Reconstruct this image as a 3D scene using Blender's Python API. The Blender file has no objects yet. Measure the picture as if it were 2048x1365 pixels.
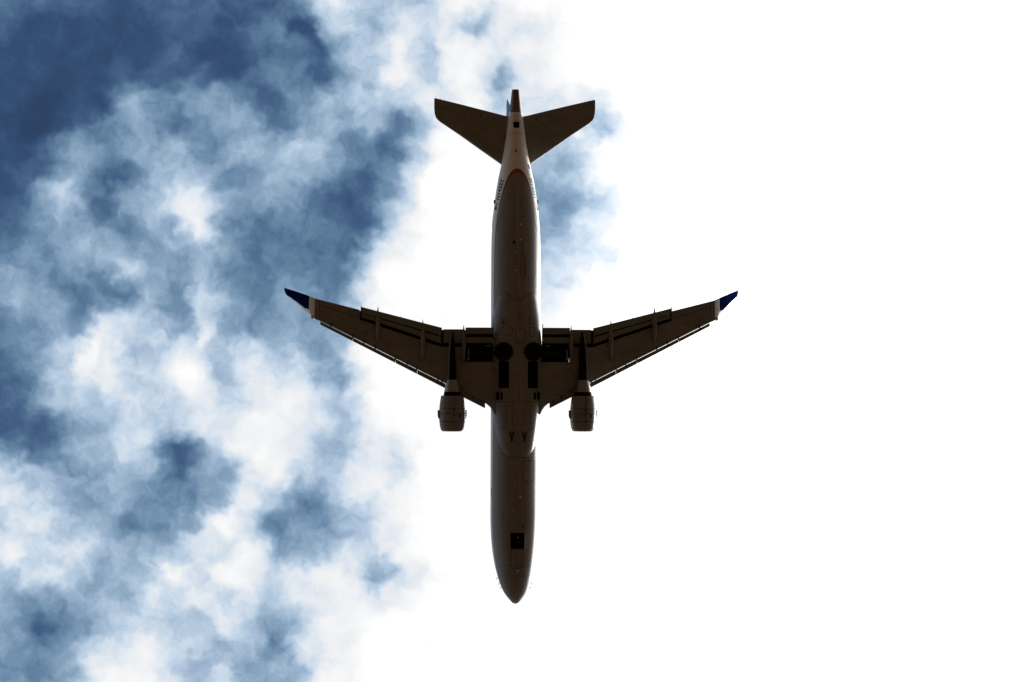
import bpy, bmesh, math
import numpy as np
from mathutils import Vector, Matrix

# ------------------------------------------------------------------ camera, sun, sky, exposure
scene = bpy.context.scene
col = scene.collection
S = 0.0308                      # metres per photo pixel at the aircraft
FPX = 5688.9                    # focal length in photo pixels (100 mm on 36 mm, 2048 px)
D = S * FPX                     # distance camera - aircraft axis, about 175 m
TH = math.radians(5.0)          # view leans five degrees to the aircraft's right
VIEW = Vector((math.sin(TH), 0, math.cos(TH)))
RIGHT = Vector((math.cos(TH), 0, -math.sin(TH)))
DOWN = Vector((0, 1, 0))        # image-down is world +Y (the aircraft's nose)
CAM = Vector((0, 0, 1.6))

cd = bpy.data.cameras.new('camera'); cam = bpy.data.objects.new('camera', cd); col.objects.link(cam)
cd.lens = 100; cd.sensor_width = 36; cd.clip_start = 0.1; cd.clip_end = 60000
m = Matrix.Identity(4)
for i in range(3):
    m[i][0] = RIGHT[i]; m[i][1] = -DOWN[i]; m[i][2] = -VIEW[i]; m[i][3] = CAM[i]
cam.matrix_world = m
scene.camera = cam

SUN_EL, SUN_AZ = math.radians(46), math.radians(80)      # azimuth from +Y towards +X
SUNV = Vector((math.cos(SUN_EL) * math.sin(SUN_AZ), math.cos(SUN_EL) * math.cos(SUN_AZ), math.sin(SUN_EL)))
sl = bpy.data.lights.new('sun', 'SUN'); sl.energy = 5.0; sl.angle = math.radians(0.5); sl.color = (1, .95, .88)
so = bpy.data.objects.new('sun', sl); col.objects.link(so)
so.rotation_euler = (-SUNV).to_track_quat('-Z', 'Y').to_euler(); so.location = (60, 0, 300)

scene.view_settings.view_transform = 'Standard'; scene.view_settings.look = 'None'
scene.view_settings.exposure = 0; scene.view_settings.gamma = 1
scene.render.resolution_x = 1024; scene.render.resolution_y = 682
scene.render.engine = 'CYCLES'

# coverage of cloud over the frame, one symbol every 50 photo pixels (0 deep blue ... B brightest cloud)
GRID = """
322221222222498777AAABBBBB
2111111221232676989699ABBB
1111111211233367A7AA9AABBB
1111122221233267A8AA79ABBB
1101154455324667799A79999B
10023453455456563 7BB998A7A
112545564566764339BBB777AA
1235325664466533 6BBBB667AA
1366356886554223 7BBBB656 7A
2355446695333323 8BBBB657 9A
3446665565333338ABBBB7789A
5544465464344 34ABBBBB989AA
565344648644546ABBBBBA9AAB
3454887585455 58BBBBBBBABBB
3468977897866 59BBBBBBBBBBB
236898 8AA7988 67BBBBBBBBBBB
236778 7898 9AA 88BBBBBBBBBBB
222568879 9AA987ABBBBBBBBBB
433568735 9AA9779 9BBBBBBBBB
866556535 58A779A9BBBBBBBBB
9875564446974 589ABBBBBBBBB
798664456 A845468 ABBBBBBBBB
9888766798A6568 8ABBBBBBBBB
68875679 8AA89A968ABBBBBBBB
64556688988799A9ABBBBBBBBB
5434678778757AABBBBBBBBBBB
544689A8766589ABBBBBBBBBBB
4446AAA8685 66AABBBBBBBBBBB
"""
rows = []
for ln in GRID.strip().split('\n'):
    ln = ln.replace(' ', '')
    vals = [int(c, 16) if c != 'B' else 11.1 for c in ln]
    rows.append((vals + [11.5] * 26)[:26])
while len(rows) % 3: rows.append(rows[-1])

w = bpy.data.worlds.new('World'); scene.world = w; w.use_nodes = True
nt = w.node_tree; nt.nodes.clear()
def N(t, **k):
    n = nt.nodes.new(t)
    for a, b in k.items(): setattr(n, a, b)
    return n
def put(sock, v):
    if isinstance(v, bpy.types.NodeSocket): nt.links.new(v, sock)
    else: sock.default_value = v
def M(op, a, b=0.0, c=0.0, clamp=False):
    n = N('ShaderNodeMath', operation=op, use_clamp=clamp)
    put(n.inputs[0], a); put(n.inputs[1], b); put(n.inputs[2], c)
    return n.outputs[0]
def VM(op, a, b=(0, 0, 0), scale=None):
    n = N('ShaderNodeVectorMath', operation=op)
    put(n.inputs[0], a); put(n.inputs[1], b)
    if scale is not None: put(n.inputs['Scale'], scale)
    return n.outputs['Value'] if op in ('DOT_PRODUCT', 'LENGTH') else n.outputs['Vector']
def MR(v, a, b, c, d, kind='SMOOTHSTEP'):
    n = N('ShaderNodeMapRange', interpolation_type=kind)
    for i, x in enumerate((v, a, b, c, d)): put(n.inputs[i], x)
    return n.outputs[0]
def NOISE(vec, scale, detail, rough=0.5, colr=False, dist=0.0):
    n = N('ShaderNodeTexNoise', noise_dimensions='3D'); put(n.inputs['Vector'], vec)
    n.inputs['Scale'].default_value = scale; n.inputs['Detail'].default_value = detail
    n.inputs['Roughness'].default_value = rough; n.inputs['Distortion'].default_value = dist
    return n.outputs['Color' if colr else 'Fac']

dirv = N('ShaderNodeTexCoord').outputs['Generated']
dz = M('MAXIMUM', VM('DOT_PRODUCT', dirv, tuple(VIEW)), 0.08)
K = FPX / 50.0
gx = M('MULTIPLY_ADD', M('DIVIDE', VM('DOT_PRODUCT', dirv, tuple(RIGHT)), dz), K, 1024 / 50)
gy = M('MULTIPLY_ADD', M('DIVIDE', VM('DOT_PRODUCT', dirv, tuple(DOWN)), dz), K, 682.5 / 50)
cmb = N('ShaderNodeCombineXYZ'); put(cmb.inputs[0], gx); put(cmb.inputs[1], gy)
g = cmb.outputs[0]
w1 = VM('SUBTRACT', NOISE(g, 0.62, 3, .55, True), (.5, .5, .5))
w2 = VM('SUBTRACT', NOISE(VM('ADD', g, (31, 7, 3)), 1.5, 4, .42, True), (.5, .5, .5))
gw = VM('ADD', VM('ADD', g, VM('SCALE', w1, scale=.55)), VM('SCALE', w2, scale=1.1))
sp = N('ShaderNodeSeparateXYZ'); put(sp.inputs[0], gw)
xx = M('DIVIDE', sp.outputs[0], 25.0, clamp=True)
yy = M('MINIMUM', M('MAXIMUM', sp.outputs[1], 0.0), 27.0)
cy = N('ShaderNodeCombineXYZ'); [put(cy.inputs[i], yy) for i in range(3)]
acc = 0.0
for k in range(0, len(rows), 3):
    rp = N('ShaderNodeValToRGB'); rp.color_ramp.interpolation = 'CARDINAL'
    el = rp.color_ramp.elements
    while len(el) < 26: el.new(0.5)
    for i in range(26): el[i].position = i / 25
    for i in range(26): el[i].color = (rows[k][i] / 20, rows[k + 1][i] / 20, rows[k + 2][i] / 20, 1)
    put(rp.inputs[0], xx)
    d = VM('ABSOLUTE', VM('SUBTRACT', cy.outputs[0], (k, k + 1, k + 2)))
    mr = N('ShaderNodeMapRange', data_type='FLOAT_VECTOR', interpolation_type='SMOOTHSTEP')
    vi = [s for s in mr.inputs if s.type == 'VECTOR']
    put(vi[0], d); vi[1].default_value = (0, 0, 0); vi[2].default_value = (1, 1, 1)
    vi[3].default_value = (20, 20, 20); vi[4].default_value = (0, 0, 0)
    vo = [s for s in mr.outputs if s.type == 'VECTOR'][0]
    acc = M('ADD', VM('DOT_PRODUCT', rp.outputs['Color'], vo), acc)
# single wisps and holes: photo column, row, radii, tilt in degrees, change of level
gf = N('ShaderNodeCombineXYZ'); put(gf.inputs[0], sp.outputs[0]); put(gf.inputs[1], sp.outputs[1])
WISPS = [(125, 370, 34, 26, 0, 3.2), (388, 412, 34, 75, -20, 1.8), (205, 418, 34, 30, 0, -1.7), (272, 470, 52, 28, 15, -2.2), (255, 530, 75, 20, 18, 1.6), (330, 480, 22, 20, 0, 2),
         (225, 578, 60, 22, 25, -1.6), (182, 700, 20, 85, 28, 2.2), (226, 738, 30, 58, 0, 1.3), (378, 758, 36, 75, -28, .9), (372, 640, 16, 62, -8, -2.4), (362, 922, 46, 48, 0, -2.0),
         (414, 672, 24, 26, 0, 1.6), (440, 738, 26, 52, -12, -1.8), (560, 1040, 50, 45, 0, -.8), (432, 1040, 95, 26, -36, 1.4), (25, 1112, 26, 30, 0, 2.2), (80, 1252, 34, 44, -20, -2),
         (340, 1146, 34, 24, 0, 1.6), (676, 735, 30, 105, -8, -1.5), (655, 34, 46, 34, 30, 1.2), (612, 66, 22, 55, -35, -1.6), (868, 125, 20, 40, 10, -1.8), (1003, 165, 38, 40, 0, -2.2),
         (262, 208, 50, 22, -25, 1.2), (545, 1285, 30, 70, 18, -1.4), (770, 1140, 60, 20, 35, -1.0), (665, 900, 38, 62, 0, -1.2), (790, 922, 22, 50, 0, -1.2), (1192, 250, 38, 36, 0, -1.5),
         (1212, 520, 18, 45, -25, -1.3), (1130, 574, 26, 20, 0, -1.6), (640, 90, 26, 60, -30, -1.2), (1125, 325, 45, 24, 10, -1.4), (1125, 400, 36, 40, 0, -1), (560, 250, 34, 44, -20, -1.4),
         (720, 380, 44, 60, 25, -.9), (700, 510, 40, 30, 0, 0), (470, 45, 60, 9, 42, .9), (560, 170, 70, 12, 45, .8), (90, 300, 60, 26, -35, 1.0), (330, 660, 80, 14, -25, 1.0), (60, 940, 80, 22, 28, 1.2),
         (590, 990, 30, 24, 0, -.8), (500, 950, 18, 60, 25, 1.4), (150, 1115, 45, 26, 20, 1.2), (290, 1150, 16, 60, -20, 1.1), (450, 1250, 14, 70, -28, 1.6), (240, 1010, 60, 40, 0, -.5)]
for (bx, by, rx_, ry_, an, am) in WISPS:
    if not am: continue
    mp = N('ShaderNodeMapping', vector_type='TEXTURE'); put(mp.inputs[0], gf.outputs[0])
    mp.inputs[1].default_value = (bx / 50, by / 50, 0); mp.inputs[2].default_value = (0, 0, math.radians(an)); mp.inputs[3].default_value = (rx_ * 1.35 / 50, ry_ * 1.35 / 50, 1)
    acc = M('ADD', acc, MR(VM('LENGTH', mp.outputs[0]), 0.0, 1.0, am * .72, 0.0))
lev_in = M('ADD', acc, MR(sp.outputs[0], 24.0, 31.0, 0.0, 2.2))
# cloud field of the rest of the sky, thicker and brighter towards the sun
side = VM('DOT_PRODUCT', dirv, (1, 0, 0))
big = NOISE(VM('SCALE', dirv, scale=1.0), 2.6, 6, .55)
lev_out = M('ADD', MR(side, -0.5, 0.45, 5.6, 9.5), M('MULTIPLY', M('SUBTRACT', big, .5), 9.0))
rad = VM('LENGTH', VM('MULTIPLY', VM('SUBTRACT', g, (20.5, 13.6, 0)), (1 / 24, 1 / 18, 0)))
lev = N('ShaderNodeMix', data_type='FLOAT')
put(lev.inputs[0], MR(rad, 1.0, 2.0, 0, 1)); put(lev.inputs[2], lev_in); put(lev.inputs[3], lev_out)
L0 = lev.outputs[0]
det1 = M('SUBTRACT', NOISE(VM('MULTIPLY', gw, (1.0, 1.15, 1)), 1.0, 7, .48, dist=.12), .5)
det2 = M('SUBTRACT', NOISE(VM('MULTIPLY', VM('ADD', gw, (11, 5, 9)), (1.3, .8, 1)), 3.2, 6, .52), .5)
amp = M('MULTIPLY', MR(L0, 0.0, 5.0, .38, 1), MR(L0, 7.5, 11.0, 1, .28))
L1 = M('ADD', L0, M('MULTIPLY', amp, M('ADD', M('MULTIPLY', det1, 4.4), M('MULTIPLY', det2, 1.5))))
cr = N('ShaderNodeValToRGB'); put(cr.inputs[0], M('DIVIDE', L1, 12.0, clamp=True))
hz = N('ShaderNodeMix', data_type='RGBA'); put(hz.inputs[0], MR(VM('DOT_PRODUCT', dirv, (0, 0, 1)), .75, .2, 0, .9)); put(hz.inputs[6], cr.outputs[0]); hz.inputs[7].default_value = (.40, .39, .38, 1)
def lin(c):
    c = c / 255; return c / 12.92 if c <= .04045 else ((c + .055) / 1.055) ** 2.4
COLS = [(39, 64, 99), (51, 78, 115), (69, 97, 133), (90, 120, 151), (110, 141, 170), (134, 161, 188),
        (157, 181, 206), (180, 201, 222), (203, 218, 234), (225, 232, 240), (242, 243, 245), (254, 254, 254), (255, 255, 255)]
el = cr.color_ramp.elements
while len(el) < len(COLS): el.new(.5)
for i in range(len(COLS)): el[i].position = i / 12
for i, c in enumerate(COLS):
    f = 1.0 if i < 11 else (1.02 if i == 11 else 1.06)
    el[i].color = tuple(lin(v) * f for v in c) + (1,)
sky = N('ShaderNodeTexSky', sky_type='NISHITA', sun_disc=False)
sky.sun_elevation = SUN_EL; sky.sun_rotation = SUN_AZ
bg1 = N('ShaderNodeBackground'); put(bg1.inputs[0], sky.outputs[0]); bg1.inputs[1].default_value = .05
bg2 = N('ShaderNodeBackground'); put(bg2.inputs[0], hz.outputs[2]); put(bg2.inputs[1], MR(VM('DOT_PRODUCT', dirv, tuple(SUNV)), math.cos(math.radians(40)), math.cos(math.radians(8)), 1.0, 6.0))
mx = N('ShaderNodeMixShader'); put(mx.inputs[0], MR(L1, -1.0, 1.6, .6, 1, 'LINEAR'))
put(mx.inputs[1], bg1.outputs[0]); put(mx.inputs[2], bg2.outputs[0])
wo = N('ShaderNodeOutputWorld'); put(wo.inputs[0], mx.outputs[0])
w.cycles.sampling_method = 'MANUAL'; w.cycles.sample_map_resolution = 512

# ------------------------------------------------------------------ materials
def material(name, base, rough=.45, metal=0.0, var=.12, scale=(1.2, .35, 1.2), bump=0.0, spec=.4, dark=None, ior=None):
    global nt
    mt = bpy.data.materials.new(name); mt.use_nodes = True
    nt = mt.node_tree; b = nt.nodes['Principled BSDF']
    tc = N('ShaderNodeTexCoord').outputs['Object']
    v = VM('MULTIPLY', tc, scale)
    n1 = NOISE(v, 1.3, 5, .6); n2 = NOISE(v, 9, 3, .6)
    f = M('ADD', M('MULTIPLY', M('SUBTRACT', n1, .5), 2 * var * 1.6), M('MULTIPLY_ADD', M('SUBTRACT', n2, .5), var, 1.0))
    mixc = VM('SCALE', tuple(base), scale=f)
    put(b.inputs['Base Color'], mixc)
    put(b.inputs['Roughness'], M('ADD', rough, M('MULTIPLY', M('SUBTRACT', n1, .5), .2)))
    b.inputs['Metallic'].default_value = metal
    b.inputs['Specular IOR Level'].default_value = spec
    return mt
GREY = (.21, .205, .19)
m_grey = material('grey_belly_paint', GREY, .5, var=.26)
m_wing = material('grey_wing_paint', (.20, .195, .175), .5, var=.28, scale=(.5, 1.0, 1))
m_flap = material('grey_flap_paint', (.16, .155, .13), .5, var=.2, scale=(.5, 1.5, 1))
m_seam = material('dark_sealant', (.035, .03, .028), .7, var=.1)
m_seam2 = material('faint_seam', (.10, .095, .085), .7, var=.1)
m_black = material('black_parts_and_recess_shade', (.004, .004, .004), .9, var=.3, spec=.1)  # shade of bays, vents and ducts put into the colour; black fittings share it
m_rubber = material('black_rubber', (.006, .006, .006), .8, var=.2, spec=.1)
m_white = material('white_paint', (.78, .77, .74), .35, var=.05)
m_navy = material('navy_paint', (.003, .014, .08), .8, var=.05, spec=0)
m_blue = material('blue_fin_paint', (.02, .07, .24), .3, var=.05)
m_metal = material('polished_metal', (.8, .8, .8), .5, metal=1.0, var=.06)
m_steel = material('dull_steel', (.25, .23, .21), .4, metal=.8, var=.1)
m_apu = material('heat_stained_metal', (.17, .13, .10), .45, metal=.5, var=.3, scale=(3, .5, 3))
m_nac = material('grey_nacelle_paint', (.20, .19, .18), .36, var=.2, scale=(1.5, 1, 1.5))
m_core = material('bare_nozzle_metal', (.32, .29, .27), .35, metal=.6, var=.25)
m_red = material('red_flag_print', (.35, .05, .05), .5, var=.05)
m_text = material('black_lettering', (.006, .006, .01), .5, var=.05)
m_light = material('pale_antenna', (.5, .48, .42), .5, var=.05)
m_lens = material('clear_lamp_lens', (.55, .75, .8), .1, var=.02, spec=.8)

def fuselage_paint():
    global nt
    mt = bpy.data.materials.new('two_tone_fuselage_paint'); mt.use_nodes = True
    nt = mt.node_tree; b = nt.nodes['Principled BSDF']
    tc = N('ShaderNodeTexCoord').outputs['Object']
    s = N('ShaderNodeSeparateXYZ'); put(s.inputs[0], tc)
    # paint boundary: a nearly level waterline, z = c0 + c1*y
    c1 = 0.00032 / S
    wl = M('SUBTRACT', s.outputs[2], M('MULTIPLY_ADD', s.outputs[1], c1, -0.72 + c1 * (682 - 560) * S))
    up = M('GREATER_THAN', wl, 0.0); dn = M('LESS_THAN', wl, -0.08)
    st = VM('MULTIPLY', tc, (2.2, .22, 2.2))
    n1 = NOISE(st, 1.4, 6, .6); n2 = NOISE(VM('MULTIPLY', tc, (1, 1, 1)), 5, 4, .6)
    f = M('ADD', M('MULTIPLY', M('SUBTRACT', n1, .5), .55), M('MULTIPLY_ADD', M('SUBTRACT', n2, .5), .22, 1.0))
    def mixn(fac, a, c):
        n = N('ShaderNodeMix', data_type='RGBA'); put(n.inputs[0], fac); put(n.inputs[6], a); put(n.inputs[7], c); return n.outputs[2]
    g1 = mixn(dn, (.25, .055, .015, 1), GREY + (1,))
    wf = M('MULTIPLY_ADD', M('SUBTRACT', f, 1), .3, 1.0)
    lower = VM('SCALE', g1, scale=f); upper = VM('SCALE', (.78, .75, .70), scale=wf)
    put(b.inputs['Base Color'], mixn(up, lower, upper))
    put(b.inputs['Roughness'], M('MULTIPLY_ADD', M('SUBTRACT', n1, .5), .2, .42))
    b.inputs['Specular IOR Level'].default_value = .4
    return mt
m_fus = fuselage_paint()

# ------------------------------------------------------------------ mesh helpers
def mesh(name, V, F, mats, parent, mi=None, smooth=True, label=None):
    me = bpy.data.meshes.new(name); me.from_pydata([tuple(v) for v in V], [], F)
    if not isinstance(mats, (list, tuple)): mats = [mats]
    for q in mats: me.materials.append(q)
    if mi is not None:
        for p, i in zip(me.polygons, mi): p.material_index = i
    if smooth:
        for p in me.polygons: p.use_smooth = True
    bm = bmesh.new(); bm.from_mesh(me); bmesh.ops.recalc_face_normals(bm, faces=bm.faces); bm.to_mesh(me); bm.free()
    o = bpy.data.objects.new(name, me); col.objects.link(o)
    if parent: o.parent = parent
    if smooth:
        try: me.set_sharp_from_angle(angle=math.radians(38))
        except Exception: pass
    if label: o['label'] = label
    return o
class MB:
    def __init__(s): s.V = []; s.F = []; s.mi = []
    def add(s, V, F, m=0):
        k = len(s.V); s.V += [tuple(v) for v in V]; s.F += [tuple(i + k for i in f) for f in F]; s.mi += [m] * len(F)
    def loft(s, secs, m=0, cap=True, mfun=None):
        n = len(secs[0]); V = [p for q in secs for p in q]; F = []; mi = []
        for i in range(len(secs) - 1):
            for j in range(n):
                F.append((i * n + j, i * n + (j + 1) % n, (i + 1) * n + (j + 1) % n, (i + 1) * n + j)); mi.append(mfun(i, j) if mfun else m)
        if cap:
            F.append(tuple(range(n))); F.append(tuple((len(secs) - 1) * n + j for j in range(n))); mi += [m, m]
        k = len(s.V); s.V += [tuple(v) for v in V]; s.F += [tuple(i + k for i in f) for f in F]; s.mi += mi
    def box(s, c, h, m=0):
        V = [(c[0] + x * h[0], c[1] + y * h[1], c[2] + z * h[2]) for x in (-1, 1) for y in (-1, 1) for z in (-1, 1)]
        s.add(V, [(0, 1, 3, 2), (4, 6, 7, 5), (0, 4, 5, 1), (2, 3, 7, 6), (0, 2, 6, 4), (1, 5, 7, 3)], m)
    def tube(s, a, b, r0, r1, n=8, m=0):
        a, b = Vector(a), Vector(b); d = (b - a).normalized(); u = d.orthogonal().normalized(); v = d.cross(u)
        s.loft([[p + (u * math.cos(t) + v * math.sin(t)) * r for t in [2 * math.pi * i / n for i in range(n)]] for p, r in ((a, r0), (b, r1))], m)
    def blob(s, c, r, m=0, n=12, k=7):
        secs = []
        for i in range(k):
            t = math.pi * (i + .02) / (k - .96)
            secs.append([(c[0] + r[0] * math.sin(t) * math.cos(2 * math.pi * j / n), c[1] - r[1] * math.cos(t), c[2] + r[2] * math.sin(t) * math.sin(2 * math.pi * j / n)) for j in range(n)])
        s.loft(secs, m)
    def build(s, name, mats, parent, smooth=True, label=None): return mesh(name, s.V, s.F, mats, parent, s.mi, smooth, label)

def P(half, y, z):              # photo-pixel half width and row at height z -> metres in the aircraft's frame
    k = S * (D + z) / D
    return Vector((half * k / math.cos(TH), (y - 682) * k, z))
def pchip(xs, ys):
    xs = np.array(xs, float); ys = np.array(ys, float); h = np.diff(xs); dl = np.diff(ys) / h
    d = np.zeros(len(xs)); d[0], d[-1] = dl[0], dl[-1]
    for i in range(1, len(xs) - 1):
        if dl[i - 1] * dl[i] > 0:
            a, b = 2 * h[i] + h[i - 1], h[i] + 2 * h[i - 1]; d[i] = (a + b) / (a / dl[i - 1] + b / dl[i])
    def f(x):
        x = min(max(x, xs[0]), xs[-1]); i = min(int(np.searchsorted(xs, x, 'right')) - 1, len(xs) - 2); t = (x - xs[i]) / h[i]
        return float((2*t**3-3*t*t+1)*ys[i] + (t**3-2*t*t+t)*h[i]*d[i] + (-2*t**3+3*t*t)*ys[i+1] + (t**3-t*t)*h[i]*d[i+1])
    return f

# ------------------------------------------------------------------ ground
def ground():
    global nt
    mt = bpy.data.materials.new('dry_grass_and_asphalt'); mt.use_nodes = True; nt = mt.node_tree; b = nt.nodes['Principled BSDF']
    tc = N('ShaderNodeTexCoord').outputs['Object']
    n1 = NOISE(tc, .004, 8, .6); n2 = NOISE(tc, .8, 6, .7)
    cr = N('ShaderNodeValToRGB'); put(cr.inputs[0], M('ADD', M('MULTIPLY', n1, .7), M('MULTIPLY', n2, .3)))
    e = cr.color_ramp.elements; e[0].position = .35; e[0].color = (.024, .0128, .0056, 1); e[1].position = .65; e[1].color = (.040, .0215, .0094, 1)
    put(b.inputs['Base Color'], cr.outputs[0]); b.inputs['Roughness'].default_value = .95; b.inputs['Specular IOR Level'].default_value = .1
    R = 20000
    o = mesh('ground', [(-R, -R, 0), (R, -R, 0), (R, R, 0), (-R, R, 0)], [(0, 1, 2, 3)], mt, None, smooth=False); o['kind'] = 'structure'
ground()

# ------------------------------------------------------------------ aircraft
jet = bpy.data.objects.new('passenger_jet', None); col.objects.link(jet)
jet['label'] = 'twin engine passenger jet seen from below, dark underside against bright clouds'; jet['category'] = 'airplane'
jet.location = CAM + VIEW * D + RIGHT * (7.0 * S)
jet.rotation_euler = (0, 0, math.radians(0.2))

# fuselage stations: row, half width (px), top z, bottom z (m)
ST = [(178, 7.6, .78, .22), (200, 10, .9, .12), (224, 12.9, 1.02, .0), (250, 17.2, 1.2, -.12), (290, 22, 1.38, -.38), (328, 28.6, 1.46, -.70),
      (360, 35.4, 1.5, -.98), (400, 41.8, 1.5, -1.27), (440, 46.2, 1.5, -1.54), (480, 48.4, 1.5, -1.73), (520, 49, 1.5, -1.83), (560, 49, 1.5, -1.85),
      (1030, 49, 1.5, -1.85), (1070, 47.7, 1.45, -1.84), (1090, 46.2, 1.38, -1.81), (1125, 41.2, 1.12, -1.7), (1150, 35.4, .75, -1.56),
      (1171, 28.6, .35, -1.38), (1187, 20.5, -.02, -1.17), (1198, 11.5, -.28, -.95), (1204, 6, -.46, -.76), (1206, .3, -.59, -.61)]
ys = [s[0] for s in ST]
fw, ft, fb = pchip(ys, [s[1] for s in ST]), pchip(ys, [s[2] for s in ST]), pchip(ys, [s[3] for s in ST])
fm = pchip([178, 224, 290, 360, 440, 1090, 1150, 1187, 1206], [.5, .5, .4, .22, .05, 0, -.2, -.5, -.6])
NE = 2.15
def fus_pt(y, t):               # t: angle, 0 = +x side, -pi/2 = belly
    c, s_ = math.cos(t), math.sin(t); zm = fm(y); h = (ft(y) - zm) if s_ > 0 else (zm - fb(y))
    e = 2 / NE
    return ((fw(y) * S) * math.copysign(abs(c) ** e, c), (y - 682) * S, zm + h * math.copysign(abs(s_) ** e, s_))
def fus_z(x, y):                # belly surface under x (m)
    u = min(abs(x) / (fw(y) * S), .999); return fm(y) - (fm(y) - fb(y)) * (1 - u ** NE) ** (1 / NE)
def fus_x(z, y):                # side surface at height z
    u = min(abs(fm(y) - z) / (fm(y) - fb(y)), .999); return fw(y) * S * (1 - u ** NE) ** (1 / NE)
NA = 144
def body(name, y0, y1, step, mat, holes=(), capend=False):
    st = list(np.arange(y0, y1, step)) + [y1]
    extra = [h[k] for h in holes for k in (2, 3)]
    st = sorted(set([float(s) for s in st if all(abs(s - e) > .8 for e in extra)] + [float(e) for e in extra]))
    V = []; F = []
    for y in st:
        V += [fus_pt(y, 2 * math.pi * j / NA) for j in range(NA)]
    for i in range(len(st) - 1):
        ym = (st[i] + st[i + 1]) / 2
        for j in range(NA):
            f = (i * NA + j, i * NA + (j + 1) % NA, (i + 1) * NA + (j + 1) % NA, (i + 1) * NA + j)
            cx = sum(V[k][0] for k in f) / 4 / S; cz = V[f[0]][2]
            if cz < fm(ym) - .3 and any(h[0] < cx < h[1] and h[2] < ym < h[3] for h in holes): continue
            F.append(f)
    for i in ([0] if capend else []) : F.append(tuple(range(NA)))
    F.append(tuple((len(st) - 1) * NA + j for j in range(NA))) if y1 > 1200 else None
    return V, F, st

NB = (-13, 13, 1062, 1093)      # nose wheel bay opening
TV = (-6, 6, 243.5, 256)        # square vent under the tail
mb = MB(); V, F, st = body('fuselage', 224, 1206, 4, m_fus, [NB, TV]); mb.add(V, F, 0)
SEAM = []                       # (polyline of (x offset px, row)), width px, material slot
def wrap(mbx, pts, wpx, slot, zfun, off=.006, step=3.0, th=.0):
    # thin strip laid on the skin following pts [(x px from centreline, row)]
    P2 = []
    for (a, b) in zip(pts[:-1], pts[1:]):
        L = math.hypot(b[0] - a[0], b[1] - a[1]); n = max(1, int(L / step))
        P2 += [(a[0] + (b[0] - a[0]) * i / n, a[1] + (b[1] - a[1]) * i / n) for i in range(n)]
    P2.append(pts[-1]); Vv = []; Ff = []
    for i, p in enumerate(P2):
        q0 = P2[max(i - 1, 0)]; q1 = P2[min(i + 1, len(P2) - 1)]
        d = (q1[0] - q0[0], q1[1] - q0[1]); L = math.hypot(*d) or 1; nx, ny = -d[1] / L * wpx / 2, d[0] / L * wpx / 2
        for sg in (-1, 1):
            x, y = (p[0] + sg * nx) * S, p[1] + sg * ny
            Vv.append((x, (y - 682) * S, zfun(x, y) - off))
    for i in range(len(P2) - 1): Ff.append((2 * i, 2 * i + 1, 2 * i + 3, 2 * i + 2))
    mbx.add(Vv, Ff, slot)
def rect(x0, x1, y0, y1, r=2):
    o = []
    for cx, cy, a0 in ((x1 - r, y1 - r, 0), (x0 + r, y1 - r, 90), (x0 + r, y0 + r, 180), (x1 - r, y0 + r, 270)):
        for k in range(4): a = math.radians(a0 + 30 * k); o.append((cx + r * math.cos(a), cy + r * math.sin(a)))
    return o + [o[0]]
def X(px, row=700, z=-1.85):    # photo column -> px from the aircraft's centreline, for skin at height z
    return px - 1031 + z * math.sin(TH) / S - (682 - row) * .0035
def R4(a, b, c, d, r=2, z=-1.85): return rect(X(a, c, z), X(b, c, z), c, d, r)
# skin seams of the fuselage
fz = fus_z
for pts, wd in ((R4(1022, 1046.5, 1094, 1132, 5), .8), ([(X(1034.5), 1094), (X(1034.5), 1132)], .6), (R4(1046, 1070, 919, 961, 4), .9),
                ([(X(1000), 1127), (X(1066), 1127)], .35), ([(-30, 1148), (30, 1148)], .35),
                ([(-18, 266), (18, 266)], .5), ([(-18.5, 269), (18.5, 269)], .4), ([(-14, 232), (14, 232)], .4), ([(-8, 240.5), (9, 240.5)], .5),
                (R4(1050, 1072, 519, 556, 3), .5), ([(X(1043), 480), (X(1043.5), 516)], 1.0), (R4(1041.5, 1051, 513, 556, 3), .8),
                (R4(987, 996, 432, 458, 1.5, -1.0), .5), ([(X(1004), 426), (X(994, z=-1.2), 463), (X(989, z=-1.2), 463)], .5),
                ([(X(1070), 440), (X(1074, z=-1.2), 463)], .5)):
    wrap(mb, pts, wd, 1, fz)
for yy_ in (560, 640, 905, 985, 1045, 395): wrap(mb, [(-47 * fw(yy_) / 49, yy_), (47 * fw(yy_) / 49, yy_)], .28, 2, fz)
for a_ in (-20, -36, 22, 37): wrap(mb, [(a_, 912), (a_, 1040)], .25, 2, fz); wrap(mb, [(a_, 470), (a_, 575)], .25, 2, fz)
# keel joint line
wrap(mb, [(X(1035.3), 376), (X(1035.3), 470), (X(1036), 592)], 1.0, 3, fz, .012)
wrap(mb, [(X(1035.6), 585), (X(1036), 600)], 1.8, 1, fz, .008)
for yy0, yy1, xx_ in ((920, 931, 1029.5), (958, 970, 1029.5), (937, 940, 1029.5)): wrap(mb, [(X(xx_), yy0), (X(xx_), yy1)], .8, 3, fz, .012)
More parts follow.
